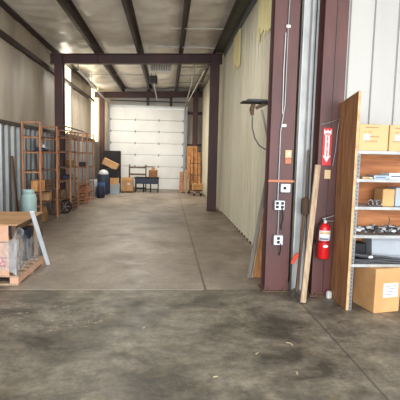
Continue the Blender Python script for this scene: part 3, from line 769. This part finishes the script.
# things on the racks
o=thing('dark_tool','dark tool with pale top on a shelf of the nearest rack','tool',(-2.87,10.15,1.622))
B(-2.99,-2.75,10.0,10.35,1.623,1.70,bev=.02).build('case','darkblue',o); MB().lathe((-2.84,10.2,1.70),[(.05,0),(.05,.03),(.03,.07)],12).build('knob','grey_box',o)
carton(-2.80,9.42-.17,.0,.01,.01,.01,0,'card','x') if False else None
carton(-2.84,9.75,.742,.2,.36,.24,0,'orange_wood','small orange-tan carton at the front of the nearest wooden rack',None,prints=False,tape=False)
def slat_crate(x,y,z,w,d,h,label,m='wood_old',n=4):
    t=thing('slatted_crate',label,'crate',(x,y,z))
    for sx in (-1,1):
        for sy in (-1,1): B(x+sx*(w/2-.02)-.015,x+sx*(w/2-.02)+.015,y+sy*(d/2-.02)-.015,y+sy*(d/2-.02)+.015,z,z+h).build('corner_post',m,t)
    for k in range(n):
        zz=z+.01+k*(h-.06)/(n-1); 
        mb=MB(); mb.box(x-w/2,x+w/2,y-d/2-.01,y-d/2+.003,zz,zz+.05); mb.box(x+w/2-.003,x+w/2+.01,y-d/2,y+d/2,zz,zz+.05); mb.box(x-w/2-.01,x-w/2+.003,y-d/2,y+d/2,zz,zz+.05); mb.box(x-w/2,x+w/2,y+d/2-.003,y+d/2+.01,zz,zz+.05)
        mb.build('slat',m,t)
    B(x-w/2+.02,x+w/2-.02,y-d/2+.02,y+d/2-.02,z+.0,z+.02).build('bottom',m,t)
    return t
slat_crate(-2.88,10.40,.743,.24,.6,.2,'dark slatted crate on a shelf of the nearest rack',n=3)
slat_crate(-2.73,12.4,.0,.24,.7,.34,'slatted wooden crate on the floor inside the middle rack')
slat_crate(-2.735,14.5,.0,.24,.9,.26,'slatted wooden crate on the floor inside the farthest rack','wood',n=3)
slat_crate(-2.735,14.5,.325,.24,.9,.2,'slatted wooden crate on the lower shelf of the farthest rack','wood',n=3)
o=thing('spoked_wheel','black wheel leaning upright between the nearest and middle racks','wheel',(-2.68,11.5,0))
Rw=Matrix.Rotation(PI/2,3,'X')
mb=MB(); mb.tube([(-2.68+.17*math.cos(a),11.5,.195+.17*math.sin(a)) for a in [2*PI*k/24 for k in range(25)]],.024,8,False); mb.build('tyre','black',o)
mb=MB(); 
for k in range(6): mb.bar((-2.68,11.5,.195),(-2.68+.15*math.cos(k*PI/3),11.5,.195+.15*math.sin(k*PI/3)),.012,.012)
mb.build('spoke','steel',o)
for i,(x,y,w,h,m,l) in enumerate(((-2.9,10.1,.30,.42,'brown','brown cloth bundle on the floor inside the nearest rack'),(-2.85,11.35,.2,.6,'wood_old','short brown wooden block standing between two racks'),(-3.2,9.9,.14,.5,'wood_grey','grey box on the floor behind the nearest rack'))):
    t2=thing('floor_box' if i else 'cloth_bundle',l,'box' if i else 'bundle',(x,y,0)); MB().lathe((x,y,0),[(.12,0),(.16,.05),(.17,.2),(.13,.35),(.06,.42)],14).build('bundle',m,t2) if i==0 else B(x-w/2,x+w/2,y-.12,y+.12,0,h,bev=.01).build('body',m,t2)
for x,y,z,w_,d_,h_,m,l in ((-2.88,10.45,.472,.22,.3,.2,'card2','small tan box on the low shelf of the nearest rack'),(-2.78,12.3,.872,.2,.35,.12,'darkblue','dark flat case on a shelf of the middle rack'),
    (-2.78,11.6,.422,.2,.4,.2,'wood_old','brown box low on the overhanging shelf of the middle rack'),(-2.74,14.4,1.172,.2,.5,.14,'dsteel','dark metal box on a shelf of the farthest rack'),(-2.78,12.6,1.222,.2,.3,.16,'brown','brown box high on a shelf of the middle rack')):
    t2=thing('storage_box',l,'box',(x,y,z),'boxes on the rack shelves'); B(x-w_/2,x+w_/2,y-d_/2,y+d_/2,z,z+h_-.02,bev=.01).build('body',m,t2); B(x-w_/2-.005,x+w_/2+.005,y-d_/2-.005,y+d_/2+.005,z+h_-.02,z+h_,bev=.004).build('lid',m,t2)
for i,(dy,l) in enumerate(((0,'dark upright plank leaning on the wainscot behind the nearest rack'),(1.6,'dark upright plank leaning on the wainscot near the dark column'))):
    plank((-3.22,9.6+dy,.0),(-3.345,9.65+dy,1.9 if i else 1.5),.10,.02,'wood_old',l,(1,0,0))

# ------------------------------------------------------------------ back left pile
t=thing('black_cabinet','tall black box standing in the back left corner by the overhead door','cabinet',(-2.25,18.0,0))
B(-2.62,-1.95,17.9,18.35,0,1.72,bev=.015).build('body','black',t)
MB().box(-2.60,-1.97,17.885,17.9,.87,.885).build('door_seam','dsteel',t)
B(-2.05,-2.03,17.87,17.9,1.1,1.25).build('handle','dsteel',t)
carton(-2.33,17.55,1.07,.62,.3,.26,0,'card2','open tan carton tilted on top of the pile in front of the black box',None,prints=False,name='tilted_carton').rotation_euler=(0,.45,0)
o=thing('dark_tub','dark rounded tub stacked under the tilted carton','tub',(-2.42,17.5,0)); 
MB().lathe((-2.50,17.15,.0),[(.18,0),(.21,.1),(.22,.4),(.22,.78),(.20,.8)],18).build('tub','darkblue',o)
MB().lathe((-2.50,17.15,.80),[(.20,0),(.19,.07),(.13,.14),(.04,.17)],16).build('lid','grey_box',o)
for i,(x,y,m,h,l) in enumerate(((-2.50,16.6,'blue',.5,'blue plastic drum in front of the dark tub'),(-2.42,15.9,'darkblue',.42,'dark navy drum at the foot of the farthest rack'),(-2.82,16.7,'bin',.62,'pale drum close to the left wall past the racks'))):
    o=thing('plastic_drum',l,'drum',(x,y,0)); MB().lathe((x,y,0),[(.13,0),(.15,.02),(.155,h*.5),(.15,h-.03),(.13,h)],16).build('body',m,o); MB().lathe((x,y,h),[(.12,0),(.12,.02)],16).build('lid','black',o)
t=carton(-2.10,17.55,0,.36,.36,.40,0,'bluebox','pale blue-sided carton on the floor in front of the black box',None,prints=False)
carton(-2.12,17.55,.402,.34,.34,.24,.05,'card','tan carton stacked on the pale blue-sided carton',None,prints=False)
t=thing('dark_crate','dark box on the stacked cartons, holding up the tilted carton','box',(-2.2,17.55,.644)); B(-2.44,-1.98,17.40,17.70,.644,.98,bev=.01).build('body','black',t); B(-2.45,-1.97,17.39,17.71,.98,1.0,bev=.004).build('lid','darkblue',t)
t=thing('small_pallet','small low pallet under the carton at the foot of the overhead door','pallet',(-1.66,18.3,0))
for k in range(4): B(-1.92,-1.40,18.05+k*.15,18.15+k*.15,.05,.07).build('deck_board','wood_old',t)
for x in (-1.88,-1.66,-1.44): B(x-.04,x+.04,18.05,18.6,0,.05).build('stringer','wood_old',t)
carton(-1.67,18.3,.072,.46,.42,.44,0,'card2','brown carton with a white label on the small pallet',None,lab=(.06,.3,.1,.08))
carton(-1.67,18.3,.514,.44,.38,.10,0,'card','flat tan carton lying on the brown carton by the overhead door',None,prints=False)
# bench
t=thing('black_workbench','black workbench standing against the white overhead door','bench',(-.87,18.6,0))
B(-1.38,-.37,18.35,18.85,.60,.64,bev=.004).build('top','black',t)
B(-1.36,-.39,18.36,18.38,.36,.60).build('apron','darkblue',t)
for x in (-1.35,-1.02,-.72,-.40):
    for y in (18.38,18.82): B(x-.018,x+.018,y-.018,y+.018,0,.60).build('leg','black',t)
B(-1.35,-.40,18.81,18.83,.1,.13).build('stretcher','black',t)
t=thing('wooden_stand','small wooden two-tier stand set on the black workbench','stand',(-1.3,19.05,0))
for x in (-1.66,-.95):
    for y in (18.95,19.15): B(x-.02,x+.02,y-.02,y+.02,0,1.15).build('upright','wood_old',t)
for z in (.70,1.0): B(-1.66,-.95,18.91,19.19,z,z+.06,bev=.003).build('shelf','wood_old',t)
t['label']='brown wooden two-tier stand rising behind the left end of the black workbench'
B(-1.66,-.95,18.91,19.19,.12,.15).build('base_board','rust',t)
t=thing('wooden_box','brown open wooden box on the right end of the black workbench','box',(-.61,18.58,.64))
B(-.80,-.44,18.42,18.74,.642,.95,bev=.01).build('body','ply',t)
MB().bar((-.66,18.44,.95),(-.56,18.44,1.06),.02,.14,(1,0,0)).build('flap','card2',t)
for k in range(3): B(-.80,-.44,18.412,18.42,.70+k*.08,.715+k*.08).build('slat_line','rust',t)

# ------------------------------------------------------------------ back right pile
t=thing('leaning_plywood','large orange plywood sheet leaning upright right of the overhead door','plywood sheet',(1.1,19.3,0))
MB().bar((1.08,19.15,.0),(1.08,19.62,2.02),.46,.02,(0,1,0)).build('sheet','orange_wood',t)
MB().bar((1.14,19.11,.05),(1.14,19.55,1.94),.02,.01,(0,1,0)).build('batten','rust',t)
plank((1.40,19.1,.0),(1.40,19.55,1.75),.12,.02,'orange_wood','narrow orange board leaning beside the large plywood sheet')
plank((.74,18.75,.08),(.80,19.05,.98),.14,.03,'pale_wood','short pale board leaning in front of the big plywood, at left')
plank((.58,18.7,.08),(.60,19.0,.88),.15,.03,'wood','short reddish board leaning at the right foot of the overhead door')
plank((.885,18.7,.08),(.90,19.0,.62),.10,.03,'pale_wood','shortest pale board leaning in front of the big plywood')
t=thing('low_pallet','low pale pallet under the leaning short boards','pallet',(.75,18.7,0))
for k in range(4): B(.48,1.10,18.45+k*.15,18.55+k*.15,.05,.07).build('deck_board','pale_wood',t)
for x in (.52,.79,1.06): B(x-.04,x+.04,18.45,19.0,0,.05).build('stringer','pale_wood',t)
t=thing('hand_truck','dark upright hand truck frame with crossbars beside the plywood','hand truck',(1.12,17.9,0))
for x in (.93,1.38): MB().tube([(x,17.9,.10),(x,18.12,1.42)],.016,8).build('rail','dsteel',t)
for z in (.35,.8,1.28): y=17.9+.22*(z-.1)/1.32; MB().tube([(.93,y,z),(1.38,y,z)],.012,8).build('crossbar','dsteel',t)
MB().tube([(.93,18.03,.85),(1.30,17.94,.36)],.012,8).build('diagonal','dsteel',t)
B(.92,1.39,17.68,17.9,.08,.095).build('toe_plate','dsteel',t)
for x in (.90,1.41): MB().lathe((x,18.0,.1),[(.02,-.02),(.10,-.02),(.10,.02),(.02,.02)],16,Matrix.Rotation(PI/2,3,'Y')).build('wheel','black',t)
t=carton(1.20,17.25,.24,.40,.3,.24,.1,'card','tan carton riding on the black dolly near the slim maroon column',None,prints=False)
t=thing('wheeled_dolly','low black wheeled dolly carrying a tan carton','dolly',(1.2,17.25,0))
B(1.02,1.38,17.1,17.4,.19,.235,bev=.01).build('platform','black',t)
for x in (1.06,1.34):
    for y in (17.14,17.36): MB().lathe((x,y,.06),[(.01,-.02),(.06,-.02),(.06,.02),(.01,.02)],14,Matrix.Rotation(PI/2,3,'Y')).build('caster','black',t); B(x-.02,x+.02,y-.01,y+.01,.06,.19).build('fork','white',t)

# girt stub on back wall right, pipe left
struct(B(.86,1.55,20.28,20.35,3.48,3.62).build('trim_3','maroon'))
struct(B(.86,1.55,20.28,20.35,2.05,2.13).build('trim_4','maroon'))

# ------------------------------------------------------------------ straw debris on floor
deb=[(.75,3.35,.9,'straw sprig on the front slab straight ahead of the wide column'),(1.07,3.52,2.2,'longer straw sprig nearer the depth joint on the front slab'),(.37,2.98,.3,'tiny straw chip on the front slab near the bottom centre'),(-.2,3.9,1.2,'tiny straw chip in the middle of the front slab'),(.43,2.52,2.7,'curled straw at the bottom edge of the picture'),(.98,3.02,1.6,'pale chip lying alone left of the depth joint'),(1.75,4.0,.4,'dark curved twig on the floor before the plywood panel')]
for i,(x,y,a,l) in enumerate(deb):
    L=.07 if i in (1,4) else (.16 if i==6 else .035)
    pts=[(x+L*(q-.5)*math.cos(a)+.012*math.sin(q*3)*math.sin(a),y+L*(q-.5)*math.sin(a)+.2*L*math.sin(q*PI),.005) for q in (0,.25,.5,.75,1)]
    o=MB().tube(pts,.004,5).build('straw_piece' if i<6 else 'twig','straw' if i<6 else 'rust'); tag(o,l,'straw' if i<6 else 'twig')

for o in list(COL.objects):
    if o.parent is None and 'label' in o and 'group' not in o:
        k=o.name.split('.')[0]; z=o.location
        G={'wooden_rack':'open wooden racks along the left wall','outlet_box':'outlet boxes on the wide column','slatted_crate':'slatted crates on the racks','straw_piece':'straw scraps on the front slab','plastic_drum':'drums in the back left corner',
           'steel_column':'maroon steel columns','roof_rafter':'maroon roof beams','cross_pipe':'thin pipes under the far roof','packed_box':'boxes inside the wrapped crate','leaning_board':'boards leaning against things','hanging_insulation':'torn insulation strips on the cream wall','power_cord':'cords under the outlet boxes','flat_packet':'packets on the second shelf'}.get(k)
        if k=='carton': G='cartons on the steel shelving' if z.y<6 and z.x>0 else ('cartons in the back left pile' if z.x<0 and z.y>14 else None)
        if G: o['group']=G
# ------------------------------------------------------------------ light
w=bpy.data.worlds.new('World'); S.world=w; w.use_nodes=True
w.node_tree.nodes['Background'].inputs[0].default_value=(.80,.90,1.0,1); w.node_tree.nodes['Background'].inputs[1].default_value=1.6
def area(loc,rot,sx,sy,e,c=(1,1,1),name='area'):
    L=bpy.data.lights.new(name,'AREA'); L.shape='RECTANGLE'; L.size=sx; L.size_y=sy; L.energy=e; L.color=c
    o=bpy.data.objects.new(name,L); COL.objects.link(o); o.location=loc; o.rotation_euler=rot; return o
# daylight through the open bay behind the viewer
area((1.8,-3.9,2.3),(PI/2+.10,0,0),10,4.4,960,(.95,.98,1.0),'bay_opening_daylight')
# daylight through the two translucent wall panels
area((XL+.07,14.5,3.4),(0,PI/2*-1,0),2.4,1.05,45,(1,.93,.78),'wall_panel_daylight')
area((XL+.07,19.37,3.4),(0,PI/2*-1,0),2.4,.7,30,(1,.93,.78),'wall_panel_daylight_rear')
# fill lights added under the roof, no fixtures there
for y,e in ((7.6,60),(16.6,150)):
    area((-.9 if y<10 else -1.4,y,4.3),(0,0,0),1.2,.3,e,(1,.95,.86),'roof_fill')

cam=bpy.data.cameras.new('camera'); co=bpy.data.objects.new('camera',cam); COL.objects.link(co)
cam.sensor_width=36; cam.lens=36*433/400; cam.clip_start=.05; cam.clip_end=200
Rm=Matrix(((.99702,-.01623,-.07537),(-.07331,.10309,-.99197),(.02387,.99454,.10159)))
co.matrix_world=Matrix.Translation((0,0,1.6))@Rm.to_4x4()
S.camera=co
S.view_settings.view_transform='Standard'; S.view_settings.look='None'; S.view_settings.gamma=1; S.view_settings.use_curve_mapping=False
S.view_settings.exposure=.3
